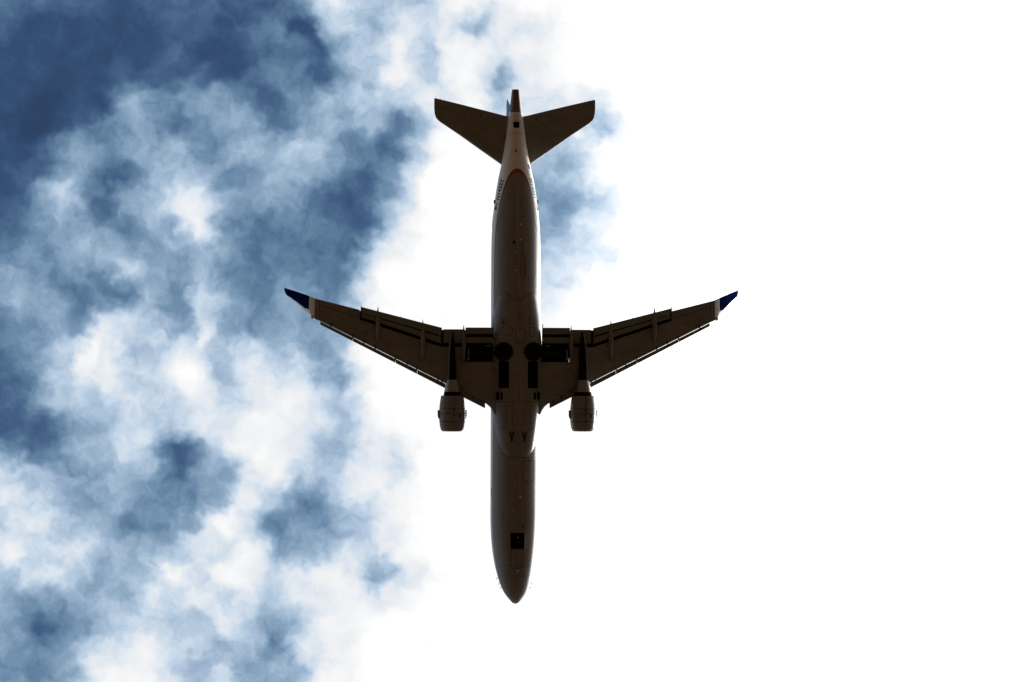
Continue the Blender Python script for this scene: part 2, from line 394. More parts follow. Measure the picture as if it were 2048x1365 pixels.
# small service marks on the left side strip
def side_strip(mbx, sgn, y0, y1, z0, z1, slot, off=.006):
    Vv = []; Ff = []; n = max(2, int((y1 - y0) / 2)); k = 6
    for i in range(n + 1):
        y = y0 + (y1 - y0) * i / n
        for j in range(k + 1):
            z = z0 + (z1 - z0) * j / k; Vv.append((sgn * (fus_x(z, y) + off), (y - 682) * S, z))
    for i in range(n):
        for j in range(k): a = i * (k + 1) + j; Ff.append((a, a + 1, a + k + 2, a + k + 1))
    mbx.add(Vv, Ff, slot)
side_strip(mb, -1, 974, 993, -.42, -.3, 1)
for y_ in (1023, 1052): side_strip(mb, -1, y_, y_ + .7, -.5, .2, 1)
side_strip(mb, 1, 329, 338, -.42, -.22, 1, .008)
fus = mb.build('fuselage', [m_fus, m_seam, m_seam2, m_light], jet)

# tail cone end with exhaust
mb = MB(); V, F, st_ = body('e', 178, 223.6, 3, None); mb.add([(v[0] * .985, v[1], v[2]) for v in V], F, 0)
rim = [fus_pt(178, 2 * math.pi * j / NA) for j in range(NA)]; zc = .5
inn = [(p[0] * .8, p[1] + .3, zc + (p[2] - zc) * .8) for p in rim]
mb.loft([[(p[0] * .985, p[1], p[2]) for p in rim], [(p[0] * .85, p[1], zc + (p[2] - zc) * .85) for p in rim], inn], 1, cap=False); mb.add(inn, [tuple(range(NA))], 1)
mb.build('exhaust_cone', [m_apu, m_black], jet)

def recess(name, x0, x1, y0, y1, zt, zb, parent=None, mat=m_black, wall=.03):  # walls coloured near black to stand for shade inside the opening
    q = MB(); X0, X1, Y0, Y1 = x0 * S, x1 * S, (y0 - 682) * S, (y1 - 682) * S
    q.add([(X0, Y0, zt), (X1, Y0, zt), (X1, Y1, zt), (X0, Y1, zt), (X0, Y0, zb), (X1, Y0, zb), (X1, Y1, zb), (X0, Y1, zb)],
          [(0, 1, 2, 3), (0, 4, 5, 1), (1, 5, 6, 2), (2, 6, 7, 3), (3, 7, 4, 0)])
    return q.build(name, mat, parent or jet, smooth=False)
bay = recess('nose_wheel_bay', -13.6, 13.6, 1062, 1093, -.95, -1.86 + .03)
q = MB()                         # nose gear leg and wheel stowed in the bay
for sx in (-1, 1):
    prof = [(.0, .1), (.1, .2), (.2, .24), (.25, .18), (.25, 0)]
    ring = []
    for k in range(9):
        a = math.pi * k / 8; ring.append((sx * (.14 + .07 * math.cos(a)), .2 + .055 * math.sin(a)))
    q.loft([[(r[0] - sx * 0, (1074 - 682) * S + r[1] * math.cos(t), -1.42 + r[1] * math.sin(t)) for t in [2 * math.pi * i / 24 for i in range(24)]] for r in ring], 0)
    q.tube((sx * .06, (1074 - 682) * S, -1.42), (sx * .215, (1074 - 682) * S, -1.42), .11, .1, 16, 1)
q.tube((0, (1063 - 682) * S, -1.25), (0, (1092 - 682) * S, -1.5), .05, .06, 10, 1)
q.blob((.05, (1071 - 682) * S, -1.66), (.045, .05, .04), 2); q.blob((.09, (1081 - 682) * S, -1.66), (.028, .03, .03), 2)
q.build('nose_wheel', [m_rubber, m_black, m_metal], bay)
for sx, mt in ((-1, m_nac), (1, m_metal)):
    q = MB(); x = (13.4 if sx > 0 else -14) * S
    q.loft([[(x - .01, (y - 682) * S, -1.83), (x + .01, (y - 682) * S, -1.83), (x + sx * .03 + .01, (y - 682) * S, zz), (x + sx * .03 - .01, (y - 682) * S, zz)]
            for y, zz in ((1063, -1.9), (1068, -2.1), (1088, -2.1), (1092, -1.9))])
    q.build('nose_gear_door', mt, jet)
recess('tail_vent', -6.6, 6.6, 243, 256.5, .2, -.06)

# ---- small antennas, drains and probes
def small(name, px, row, r, mt, z=None):
    x = X(px, row, -1.8 if row > 460 else -1.5) * S; z0 = fus_z(x, row) if z is None else z
    q = MB(); q.blob((x, (row - 682) * S, z0), r); q.build(name, mt, jet)
for px, row, r, mt in ((1041, 451.5, (.05, .08, .07), m_light), (1041, 481.5, (.06, .09, .08), m_light), (1028, 486.5, (.075, .1, .06), m_black), (1046, 434.5, (.04, .06, .05), m_black),
                       (1031, 507, (.045, .06, .06), m_light), (1031, 542, (.045, .06, .06), m_light), (1040, 990, (.075, .1, .1), m_light), (1025, 1018, (.025, .07, .07), m_light),
                       (1043.5, 1018, (.025, .07, .07), m_light), (1004, 1033, (.04, .05, .05), m_light), (1028, 1047, (.03, .05, .05), m_light), (1046, 1049, (.05, .07, .03), m_black),
                       (1035.5, 1137, (.05, .09, .06), m_light)):
    small('belly_antenna', px, row, r, mt)
small('drain_mast', 1035, 302, (.04, .1, .1), m_black, -.49); 
q = MB(); wrap(q, [(X(1048.5), 517), (X(1048.5), 552)], 1.2, 0, fz, .03); wrap(q, [(X(1047.6), 517), (X(1047.6), 552)], 1.2, 0, fz, .004); q.build('vent_fairing', m_nac, jet)
for sx in (-1, 1):
    for row, zz, L, dy in ((1155, -.35, .17, -.1), (1164.7, -.5, .14, 0), (1173, -.55, .17, .12)):
        if sx > 0 and row == 1155: continue
        x = fus_x(zz, row); q = MB(); y = (row - 682) * S
        q.tube((sx * (x - .02), y, zz), (sx * (x + L * .55), y + dy * .2, zz - .03), .016, .014, 6)
        q.tube((sx * (x + L * .5), y + dy * .2 - .02, zz - .03), (sx * (x + L * .7), y + .12 * (1 if dy >= 0 else 1), zz - .03), .02, .008, 6)
        q.build('nose_probe', m_black, jet)
    q = MB(); q.blob((sx * (fus_x(-.05, 404) + .02), (404 - 682) * S, -.05), (.07, .13, .08)); q.build('side_antenna', m_black, jet)

# ---- registration and flag on both sides
def word_on_side(txt, sgn, y_start, y_end, zb_, ht):
    cu = bpy.data.curves.new('t', 'FONT'); cu.body = txt; cu.size = 1; cu.offset = .04; cu.shear = .3; cu.space_character = 1.12; cu.resolution_u = 4
    ob = bpy.data.objects.new('t', cu); col.objects.link(ob); dg = bpy.context.evaluated_depsgraph_get()
    me = bpy.data.meshes.new_from_object(ob.evaluated_get(dg)); bpy.data.objects.remove(ob)
    bm = bmesh.new(); bm.from_mesh(me); bmesh.ops.triangulate(bm, faces=bm.faces)
    for _ in range(2):
        bmesh.ops.subdivide_edges(bm, edges=[e for e in bm.edges if e.calc_length() > .12], cuts=1); bmesh.ops.triangulate(bm, faces=bm.faces)
    xs = [v.co.x for v in bm.verts]; hs = [v.co.y for v in bm.verts]; x0, x1, h1 = min(xs), max(xs), max(hs)
    for v in bm.verts:
        f = (v.co.x - x0) / (x1 - x0); y = y_start + (y_end - y_start) * f; z = zb_ + v.co.y / h1 * ht
        v.co = Vector((sgn * (fus_x(z, y) + .008), (y - 682) * S, z))
    bm.to_mesh(me); bm.free(); me.materials.clear(); me.materials.append(m_text)
    o = bpy.data.objects.new('registration_mark', me); col.objects.link(o); o.parent = jet; me.name = 'registration_mark'
word_on_side('N143SY', -1, 402, 357, -.66, .36)
word_on_side('N143SY', 1, 357, 402, -.66, .36)
for sgn in (-1, 1):
    q = MB()
    side_strip(q, sgn, 406, 421, -.60, -.30, 0, .006)
    for k in range(3): side_strip(q, sgn, 406, 415, -.57 + k * .09, -.535 + k * .09, 1, .009)
    side_strip(q, sgn, 414.6, 421, -.47, -.30, 2, .009)
    q.build('flag_print', [m_red, m_white, m_navy], jet)

# ---- belly fairing
FW = pchip([574, 590, 600, 620, 643, 664, 700, 800, 816, 840, 860, 880, 895, 913], [37, 40, 42, 45, 48.6, 50.2, 50.8, 50, 48.6, 45.5, 43, 40, 37.5, 32])
FB = pchip([574, 590, 601, 620, 650, 680, 800, 840, 880, 911, 914], [-1.70, -1.79, -1.85, -1.98, -2.10, -2.14, -2.14, -2.09, -2.0, -1.86, -1.84])
FT = -.45
def fair_z(x, y):
    n = 2.9; u = min(abs(x) / (FW(y) * S), .995); return FT - (FT - FB(y)) * (1 - u ** n) ** (1 / n)
HOLES = [(sx * 28 - 10, sx * 28 + 10, 722, 775) for sx in (-1, 1)] + [(sx * 36.2 - 6, sx * 36.2 + 6, 784, 798) for sx in (-1, 1)]
mb = MB()
st = sorted(set([float(y) for y in np.arange(574, 914, 4) if all(abs(y - e) > 1 for h in HOLES for e in h[2:])] + [913.0] + [float(h[k]) for h in HOLES for k in (2, 3)]))
NF = 101; V = []
us = [math.sin(math.pi / 2 * t) for t in np.linspace(-1, 1, NF)]
for y in st:
    for u in us:
        n = 2.9; x = u * FW(y) * S; au = min(abs(u), 1)
        V.append((x, (y - 682) * S, FT - (FT - FB(y)) * max(0, 1 - au ** n) ** (1 / n)))
F = []
for i in range(len(st) - 1):
    for j in range(NF - 1):
        f = (i * NF + j, i * NF + j + 1, (i + 1) * NF + j + 1, (i + 1) * NF + j); cx = sum(V[k][0] for k in f) / 4 / S; ym = (st[i] + st[i + 1]) / 2
        if any(h[0] < cx < h[1] and h[2] < ym < h[3] for h in HOLES): continue
        F.append(f)
mb.add(V, F, 0)
Z2 = -2.13
def R5(a, b, c, d, r=2): return rect(X(a, c, Z2), X(b, c, Z2), c, d, r)
def ring(px, row, rx, ry, n=8, z=Z2): return [(X(px, row, z) + rx * math.cos(2 * math.pi * i / n + .39), row + ry * math.sin(2 * math.pi * i / n + .39)) for i in range(n + 1)]
for pts, wd, slot in ((R5(1031, 1050.5, 658.5, 685, 3), .9, 1), (ring(1014, 662, 12, 11), .8, 1), (R5(1059, 1070, 655, 673, 1), .8, 1), (R5(1004.5, 1015.5, 639, 648, 1), .8, 1),
                      (R5(1058.5, 1069.5, 636, 648, 1), .9, 1), ([(X(993), 608), (X(1002), 608), (X(1001), 650)], .6, 1), ([(X(1058), 608), (X(1061), 650)], .6, 1), ([(X(1071), 608), (X(1078), 608)], .5, 1),
                      ([(X(992), 802), (X(1076), 802)], .7, 1), ([(X(1025), 803), (X(1025), 822)], .5, 1), ([(X(1049), 803), (X(1049), 822)], .5, 1),
                      (R5(1025, 1048.5, 824, 848, 2), .7, 1), ([(X(1025), 818), (X(1049), 818)], .5, 1),
                      ([(X(993), 811), (X(1015), 811), (X(1011), 855), (X(994), 855)], .6, 1), ([(X(1080), 811), (X(1059), 811), (X(1062), 855), (X(1077), 855)], .6, 1),
                      ([(X(1028), 735), (X(1020), 735)], .9, 1), ([(X(1022), 749), (X(1032), 749)], .6, 1), ([(X(1044), 735), (X(1053), 735)], .6, 1), ([(X(1040), 749), (X(1048), 749)], .5, 1),
                      (R5(1029, 1045, 684, 705, 1), .5, 1), ([(X(1037), 785), (X(1037), 799)], 1.4, 1), ([(X(1036.5), 604), (X(1036.5), 650)], 1.0, 2), ([(X(1036.5), 740), (X(1036.5), 784)], .5, 1),
                      ([(X(987), 650), (X(995), 646), (X(995), 690)], .5, 2), (R5(1006, 1009, 642, 646, .5), 1.4, 1), ([(X(1038), 625), (X(1042), 632), (X(1046), 637)], 1.1, 2),
                      (R5(992.5, 1009.5, 783, 799, .5), .7, 3), ([(X(1037), 862), (X(1037), 905)], .4, 2)):
    wrap(mb, pts, wd, slot, fair_z)
# edge sealant where the fairing meets the belly, front and rear
for ya, rng in ((577, np.linspace(-.78, .78, 25)), (911, np.linspace(-.78, .78, 25))):
    pts = []
    for u in rng:
        lo, hi = (575, 640) if ya == 577 else (913, 860)
        y = lo
        for k in range(80):
            y = lo + (hi - lo) * k / 80
            if abs(u) * 46 * S < FW(y) * S and fair_z(u * 46 * S, y) < fus_z(u * 46 * S, y) - .004: break
        pts.append((u * 46, y))
    wrap(mb, pts, .9, 1, lambda x, y: min(fair_z(x, y), fus_z(x, y)), .008)
fair = mb.build('belly_fairing', [m_grey, m_seam, m_seam2, m_nac], jet)
for sx in (-1, 1):
    v = recess('air_outlet', sx * 28 - 10.8, sx * 28 + 10.8, 721.5, 775.5, -1.9, -2.08, fair)
    v = recess('side_vent', sx * 36.2 - 6.8, sx * 36.2 + 6.8, 783.6, 798.4, -1.75, -1.93, fair)
    q = MB(); q.box((sx * 36.2 * S, (791 - 682) * S, -1.98), (.025, 7 * S, .05)); q.build('vent_divider', m_nac, fair)
    q = MB()
    for k in range(6): q.box((sx * 28 * S, (727 + k * 8.5 - 682) * S, -1.97), (9.6 * S, .03, .04))
    q.build('outlet_louvre', m_black, fair)
    q = MB()                    # triangular air inlet ahead of the wing box
    xi = 12.5 * sx
    pts = [(-5.5, 861), (5.5, 861), (4, 868), (1.6, 882), (-1.6, 882), (-4, 868)]
    q.add([((xi + a) * S, (b - 682) * S, fair_z((xi + a) * S, b) - .007) for a, b in pts], [(0, 1, 2, 5), (2, 3, 4, 5)])
    q.build('air_inlet', m_seam, fair)

# ---- main wheels: their outer faces close the round wells
for sx in (-1, 1):
    q = MB(); cx, cy, cz = sx * 29.6 * S, (703 - 682) * S, -2.02
    prof = [(.0, .10), (.30, .10), (.34, .13), (.36, .17), (.47, .18), (.55, .13), (.575, .05), (.58, -.05), (.56, -.2), (.0, -.2)]
    tilt = sx * .16
    q.loft([[(cx + r * math.cos(t), cy + r * math.sin(t), cz - h - (r * math.cos(t)) * -tilt) for t in [2 * math.pi * i / 40 for i in range(40)]] for r, h in [(max(p[0], .002), p[1]) for p in prof]], 0)
    wh = q.build('main_wheel', [m_rubber], jet)
    q = MB(); q.loft([[(cx + r * math.cos(t), cy + r * math.sin(t), cz - h + r * math.cos(t) * tilt) for t in [2 * math.pi * i / 24 for i in range(24)]] for r, h in ((.01, .13), (.12, .13), (.2, .115), (.26, .102))], 0)
    q.build('hub_cap', m_black, wh)
    q = MB(); q.tube((sx * 47 * S, (706 - 682) * S, -1.75), (sx * 108 * S, (708 - 682) * S, -1.45), .13, .10, 14)
    q.tube((sx * 60 * S, (694 - 682) * S, -1.5), (sx * 95 * S, (704 - 682) * S, -1.4), .05, .05, 10)
    q.tube((sx * 84 * S, (697 - 682) * S, -1.62), (sx * 80 * S, (718 - 682) * S, -1.62), .035, .035, 8)
    g_ = q.build('main_gear_leg', m_rubber, jet)
    q = MB(); q.tube((sx * 98 * S, (698 - 682) * S, -1.62), (sx * 98 * S, (716 - 682) * S, -1.66), .035, .045, 10); q.tube((sx * 98 * S, (716 - 682) * S, -1.66), (sx * 98 * S, (720 - 682) * S, -1.66), .05, .12, 10)
    q.build('gear_actuator', m_steel, g_); q = MB(); q.tube((sx * 54 * S, (691.5 - 682) * S, -1.66), (sx * 64 * S, (691.5 - 682) * S, -1.6), .03, .03, 8)
    q.build('gear_actuator', m_steel, g_)

# ------------------------------------------------------------------ wings
def wz(h): return -1.40 + max(h - 49, 0) * S * math.tan(math.radians(5.6))
TEF = lambda h: np.interp(h, [40, 151, 312, 391, 400], [659, 659, 621, 601, 598.5])
LEF = lambda h: np.interp(h, [40, 46, 49, 53, 57, 64, 143, 390, 400], [832, 829, 823, 816, 811, 806.5, 767, 643.5, 639.5])
THK = lambda h: np.interp(h, [40, 150, 400], [.125, .115, .10])
def naca(x, t): return 5 * t * (.2969 * math.sqrt(x) - .126 * x - .3516 * x * x + .2843 * x ** 3 - .1036 * x ** 4)
XS = [0, .004, .012, .03, .06, .1, .16, .24, .34, .45, .56, .68, .8, .9, 1.0]
def section(LE, TE, t, cut=1.0, nrm=Vector((0, 0, 1)), camber=.012):
    ch = TE - LE; c = ch.length; up = []; lo = []
    for x in XS:
        x *= cut; th = naca(x, t) * c + .004; cm = camber * c * 4 * x * (1 - x)
        b = LE + ch * x; up.append(b + nrm * (cm + th)); lo.append(b + nrm * (cm - th * .9))
    return up + lo[::-1]
def cutrow(h):
    return float(np.interp(h, [40, 104.9, 105.1, 153, 312, 312.2, 500], [724, 724, 694, 694, 640.5, 0, 0]))
def mirror(sx, secs): return [[Vector((sx * p.x, p.y, p.z)) for p in s_] for s_ in secs]
def zlow(h, row):              # underside of the wing box at half width h, row
    le, te = LEF(h), TEF(h); x = min(max((le - row) / (le - te), .001), .999); c = (le - te) * S
    return wz(h) + .012 * c * 4 * x * (1 - x) - naca(x, float(THK(h))) * c * .9 - .004
def wing_wrap(q, sx, pts, wd, slot, off=.008, step=4):
    P2 = []
    for a, b in zip(pts[:-1], pts[1:]):
        n = max(1, int(math.hypot(b[0] - a[0], b[1] - a[1]) / step)); P2 += [(a[0] + (b[0] - a[0]) * i / n, a[1] + (b[1] - a[1]) * i / n) for i in range(n)]
    P2.append(pts[-1]); Vv = []; Ff = []
    for i, p in enumerate(P2):
        q0 = P2[max(i - 1, 0)]; q1 = P2[min(i + 1, len(P2) - 1)]; d = (q1[0] - q0[0], q1[1] - q0[1]); L = math.hypot(*d) or 1
        for sg in (-1, 1):
            h, y = p[0] - sg * d[1] / L * wd / 2, p[1] + sg * d[0] / L * wd / 2; z = zlow(h, y) - off; v = P(h, y, z); Vv.append((sx * v.x, v.y, z))
    for i in range(len(P2) - 1): Ff.append((2 * i, 2 * i + 1, 2 * i + 3, 2 * i + 2))
    q.add(Vv, Ff, slot)

WL = [(391, 643, 601, -.30), (400, 639.5, 598.5, -.26), (407, 633, 595.5, -.12), (410, 630, 594.2, -.02), (415, 626, 592, .14), (425, 616.5, 588.3, .5), (435, 606.5, 584.5, .93), (443, 598.6, 581.6, 1.33),
      (447.5, 595, 580.2, 1.58), (450.3, 592.2, 579.2, 1.74), (452.4, 588, 578.5, 1.88), (453.6, 582.5, 578, 2.0)]
def canoe(sx, h, y0, y1, wpx, zdrop, name, parent, hgt=.2, tail=.42):
    # teardrop fairing from row y0 (pointed aft end) to y1 (rounded front)
    q = MB(); secs = []; n = 16
    for k in range(18):
        f = (k + .02) / 17.04; y = y0 + (y1 - y0) * f
        r = (f / tail) ** .8 if f < tail else (max(0, 1 - ((f - tail) / (1 - tail)) ** 2.6)) ** .5
        r = max(r, .03); zc_ = zlow(h, min(max(y, TEF(h) + 4), 999)) - zdrop * (1 if f < .45 else 1 - (f - .45) * .9) ; v = P(h, y, zc_)
        secs.append([(sx * v.x + wpx / 2 * S * r * math.cos(2 * math.pi * j / n), v.y, zc_ + hgt * (.35 + .65 * r) * math.sin(2 * math.pi * j / n)) for j in range(n)])
    q.loft(secs); return q.build(name, m_nac, parent)

for sx in (-1, 1):
    hs = [40, 43, 46, 49, 54, 60, 64, 80, 104.9, 105.1, 130, 153, 190, 230, 270, 312, 312.2, 340, 370, 391, 400]
    secs = []
    for h in hs:
        z = wz(h) if h <= 391 else -.26; le, te = float(LEF(h)), float(TEF(h)); cr_ = cutrow(h)
        cut = 1.0 if cr_ == 0 else (le - cr_) / (le - te)
        secs.append(section(P(h, le, z), P(h, te, z), float(THK(h)), cut))
    mb = MB(); mb.loft(mirror(sx, secs), 0)
    # seams and access panels on the lower skin
    wing_wrap(mb, sx, [(390, 641), (391, 603)], .7, 1)
    wing_wrap(mb, sx, [(391, 611.5), (352, 624), (315, 636)], .9, 1)
    wing_wrap(mb, sx, [(331, 622), (333, 630)], .6, 1)
    for a, b in (((385, 640.5), (150, 758)), ((310, 645), (156, 698))): wing_wrap(mb, sx, [a, b], .35, 2)
    for h_, y_ in ((372, 637), (342, 648), (324, 657), (301, 667), (278, 678), (257, 688), (235, 698), (214, 706), (192, 719), (170, 727), (118, 750), (96, 765), (76, 778)):
        wing_wrap(mb, sx, [(h_ + 4.6 * math.cos(t), y_ + 3.3 * math.sin(t)) for t in [2 * math.pi * i / 10 for i in range(11)]], .6, 2, step=9)
    for h_ in (345, 301, 258, 214, 171): wing_wrap(mb, sx, [(h_, float(LEF(h_)) - 5), (h_, cutrow(min(h_, 311)) + 4 if h_ < 312 else 626)], .25, 2)
    wing = mb.build('wing', [m_wing, m_seam, m_seam2], jet)
    # upper skin over the flap coves and the wheel well
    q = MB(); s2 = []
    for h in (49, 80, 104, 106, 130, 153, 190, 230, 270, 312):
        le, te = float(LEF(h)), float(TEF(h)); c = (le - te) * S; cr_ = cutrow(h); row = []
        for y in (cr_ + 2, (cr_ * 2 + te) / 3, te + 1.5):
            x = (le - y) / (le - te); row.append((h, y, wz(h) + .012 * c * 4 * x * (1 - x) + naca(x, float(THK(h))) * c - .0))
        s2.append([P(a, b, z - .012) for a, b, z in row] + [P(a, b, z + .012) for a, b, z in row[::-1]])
    q.loft(mirror(sx, s2)); q.build('spoiler_panel', m_black, wing)  # panel coloured black in place of the shade seen through the flap slots
    # slats
    def slat(h0, h1, lead, back, nm='slat'):
        q = MB(); s3 = []
        for i in range(9):
            h = h0 + (h1 - h0) * i / 8; le, te = lead(h), back(h); z = wz(h) - .05
            s3.append(section(P(h, le, z - .05), P(h, te, z), .28, 1.0, camber=.05))
        q.loft(mirror(sx, s3)); return q.build(nm, m_flap, wing)
    lead = lambda h: float(np.interp(h, [64, 143, 390], [817, 777.2, 650.6])); back = lambda h: float(np.interp(h, [64, 143, 390], [807, 767.6, 644.2]))
    for a, b in ((389.5, 326.2), (325.6, 242), (241.4, 199), (198.4, 143)): slat(a, b, lead, back)
    slat(127, 64.5, lead, lambda h: back(h) - 2)
    for h_ in (369, 326, 304, 282, 241.6, 219, 200, 158, 150, 88, 72):
        q = MB(); y_ = lead(h_); v0 = P(h_, y_ - 4.5, wz(h_) - .06); v1 = P(h_ - .5, y_ - 13, wz(h_) - .06)
        q.tube((sx * v0.x, v0.y, v0.z), (sx * v1.x, v1.y, v1.z), .035 if h_ not in (304, 219, 158) else .02, .05, 8); q.build('slat_track', m_seam, wing)
    # flaps
    def panel(h0, h1, f0, f1, b0, b1, dz0, dz1, t, nm='flap', mt=m_flap, n=6):
        q = MB(); s3 = []
        for i in range(n + 1):
            f = i / n; h = h0 + (h1 - h0) * f; z = wz(h)
            s3.append(section(P(h, f0 + (f1 - f0) * f, z + dz0), P(h, b0 + (b1 - b0) * f, z + dz1), t))
        q.loft(mirror(sx, s3)); return q.build(nm, mt, wing)
    panel(151.5, 309.5, 687.5, 635, 674.5, 628, -.16, -.24, .2)
    panel(151.5, 310.5, 671.5, 626.3, 656, 615, -.25, -.40, .17)
    panel(50, 104, 686.5, 686.5, 674.5, 674.5, -.10, -.18, .2)
    panel(49.5, 104.5, 668.5, 668.5, 655.3, 655.3, -.22, -.38, .17)
    panel(106, 147.5, 686.5, 686.5, 659, 659, -.12, -.22, .1)
    for h_, y0, y1 in ((310.5, 613, 640), (152, 656, 690), (49.2, 648, 680)):
        q = MB(); v0 = P(h_, y0, wz(h_) - .42); v1 = P(h_, y1, wz(h_) - .15)
        q.loft([[(sx * (v.x + a), v.y, v.z + b) for a, b in ((-.02, -.05), (.02, -.05), (.02, .06), (-.02, .06))] for v in (v0, v1)])
        q.build('flap_end_rib', m_seam, wing)
    for h_, y0, y1 in ((276.5, 613.5, 683.5), (188, 639, 720), (107.5, 649.5, 727)):
        canoe(sx, h_, y0, y1, 10 if h_ > 110 else 9, .16, 'flap_track_fairing', wing, .19)
    canoe(sx, 231.5, 632, 656, 3, .1, 'flap_hinge', wing, .1); canoe(sx, 305, 617, 640, 3.5, .1, 'flap_hinge', wing, .1); canoe(sx, 155, 654, 682, 3.5, .1, 'flap_hinge', wing, .1)
    # winglet
    s4 = []
    for i, (h, le, te, z) in enumerate(WL[1:], 1):
        a, b = WL[i - 1], WL[min(i + 1, len(WL) - 1)]
        d = P(b[0], 600, b[3]) - P(a[0], 600, a[3]); nrm = Vector((-d.z, 0, d.x)).normalized()
        s4.append(section(P(h, le, z), P(h, te, z), .085 if i < 10 else .05, 1.0, nrm))
    nS = len(XS) * 2
    def mf(i, j):
        k_ = (7, 7, 7, 6, 6, 5, 4, 3)[min(i, 7)]
        if (j < k_ or j >= nS - 1 - k_) and 0 < i < 8: return 2
        return 0 if i < 2 else 1
    q = MB(); q.loft(mirror(sx, s4), 1, True, mf); wl = q.build('winglet', [m_white, m_navy, m_metal], wing)
    q = MB(); v = P(453.3, 577.8, 1.98); q.tube((sx * v.x, v.y, v.z), (sx * (v.x + .02), v.y - .17, v.z + .02), .014, .006, 6); q.build('static_wick', m_steel, wing)
    q = MB(); v = P(404, 635.5, -.2); q.blob((sx * v.x, v.y, v.z), (.12, .15, .09)); q.build('navigation_light', m_lens, wing)
    for k in range(5):
        h_ = 330 + k * 14; v = P(h_, float(TEF(h_)) + .4, wz(h_)); q = MB(); q.tube((sx * v.x, v.y, v.z), (sx * (v.x + .02), v.y - .1, v.z), .007, .004, 5); q.build('static_wick', m_black, wing)

# ------------------------------------------------------------------ engines
def lathe(q, cx, cz, prof, m=0, n=48, k=None, mfun=None):
    q.loft([[(cx + r * S * math.cos(t), (y - 682) * S, cz + r * S * math.sin(t)) for t in [2 * math.pi * i / n for i in range(n)]] for y, r in prof], m, False)
for sx in (-1, 1):
    cx, cz = sx * 130 * S, -1.75; kz = (D + cz) / D
    yy2 = lambda y: 682 + (y - 682) * kz
    q = MB()
    prof = [(791.5, 22.0), (792.5, 22.5), (797, 23.2), (805, 24.5), (815, 25.5), (825, 26), (836, 26), (845, 25.4), (852, 24.4), (857.5, 23.1), (861, 21.4), (862.6, 19.6), (862, 18.2), (859, 17.4)]
    lathe(q, cx, cz, [(yy2(y), r) for y, r in prof])
    lathe(q, cx, cz, [(yy2(y), r) for y, r in [(859, 17.4), (850, 17.6), (842, 18.5)]], 1)
    lathe(q, cx, cz, [(yy2(y), r) for y, r in [(791.5, 22.0), (792, 21.4), (800, 21), (810, 19)]], 1)
    def nz(dx): return cz - math.sqrt(max(.01, (26 * S) ** 2 - dx * dx))
    def band(y, wd, slot, a0=-175, a1=-5):
        rr = float(np.interp(y, [p[0] for p in prof[:11]], [p[1] for p in prof[:11]])) * S + .006; Vv = []; Ff = []
        for i in range(41):
            t = math.radians(a0 + (a1 - a0) * i / 40)
            for dy in (-wd / 2, wd / 2): Vv.append((cx + rr * math.cos(t), (yy2(y + dy) - 682) * S, cz + rr * math.sin(t)))
        for i in range(40): Ff.append((2 * i, 2 * i + 1, 2 * i + 3, 2 * i + 2))
        q.add(Vv, Ff, slot)
    for y, wd, sl_ in ((817, .8, 2), (827.3, 1.0, 2), (842.5, .9, 2), (857.5, .5, 3)): band(y, wd, sl_)
    for y0, y1, x0, x1, sl_ in ((828, 835, 11.8, 16.0, 2), (856, 859, 14.5, 20, 2), (793, 843, 1.2, 2.0, 3), (793, 826, 3.6, 4.2, 3), (818, 822, 0, 4, 2), (829, 831.5, 0, 4, 2), (841, 844, .5, 3.5, 2), (795, 805, 6, 6.6, 3)):
        Vv = []; Ff = []; nn = max(2, int((y1 - y0) / 2))
        for i in range(nn + 1):
            y = y0 + (y1 - y0) * i / nn; rr = float(np.interp(y, [p[0] for p in prof[:11]], [p[1] for p in prof[:11]])) + .25
            for x in (x0, x1): Vv.append((cx + x * S, (yy2(y) - 682) * S, cz - math.sqrt(rr * rr - x * x) * S))
        for i in range(nn): Ff.append((2 * i, 2 * i + 1, 2 * i + 3, 2 * i + 2))
        q.add(Vv, Ff, sl_)
    eng = q.build('engine_nacelle', [m_nac, m_black, m_seam, m_seam2], jet)
    q = MB(); lathe(q, cx, cz, [(yy2(y), r) for y, r in [(843, .3), (846, 3), (848, .5)]], 0)
    for k in range(24):
        t = 2 * math.pi * k / 24; t2 = t + .2
        q.add([(cx + 3 * S * math.cos(t), (yy2(843) - 682) * S, cz + 3 * S * math.sin(t)), (cx + 17.8 * S * math.cos(t), (yy2(843.5) - 682) * S, cz + 17.8 * S * math.sin(t)),
               (cx + 17.8 * S * math.cos(t2), (yy2(840) - 682) * S, cz + 17.8 * S * math.sin(t2)), (cx + 3 * S * math.cos(t2), (yy2(840) - 682) * S, cz + 3 * S * math.sin(t2))], [(0, 1, 2, 3)])
    q.build('fan', m_steel, eng, smooth=False)
    q = MB(); lathe(q, cx, cz, [(yy2(y), r) for y, r in [(812, 18.6), (800, 18.5), (791, 17.4), (783.5, 16.2)]], 0); q.build('inner_cowl', m_black, eng)
    q = MB(); lathe(q, cx, cz, [(yy2(y), r) for y, r in [(783.5, 16.2), (775, 14.6), (767, 12.8), (760, 11.2), (759.6, 10.2), (764, 9.8)]], 0); q.build('core_nozzle', m_core, eng)
    q = MB(); lathe(q, cx, cz, [(yy2(y), r) for y, r in [(768, 9.9), (767, 7), (760, 6.5), (753, 4.5), (747, 1.5), (745, .2)]], 0); q.build('exhaust_plug', m_black, eng)
    for sd, out, drop in ((-1, 4.0, -6), (1, 3.6, 4)):
        q = MB(); r0 = 25.3; secs = []
        for th_ in (-.018, .018):
            secs.append([(cx + sd * x * S, (yy2(y) - 682) * S, cz + (drop + (x - 24) * .25) * S + th_) for x, y in ((23, 838), (r0 + 1.2, 838), (r0 + out * .8, 835), (r0 + out, 831), (r0 + out, 820.5), (23, 820))])
        q.loft(secs); q.build('nacelle_strake', m_nac, eng, smooth=False)
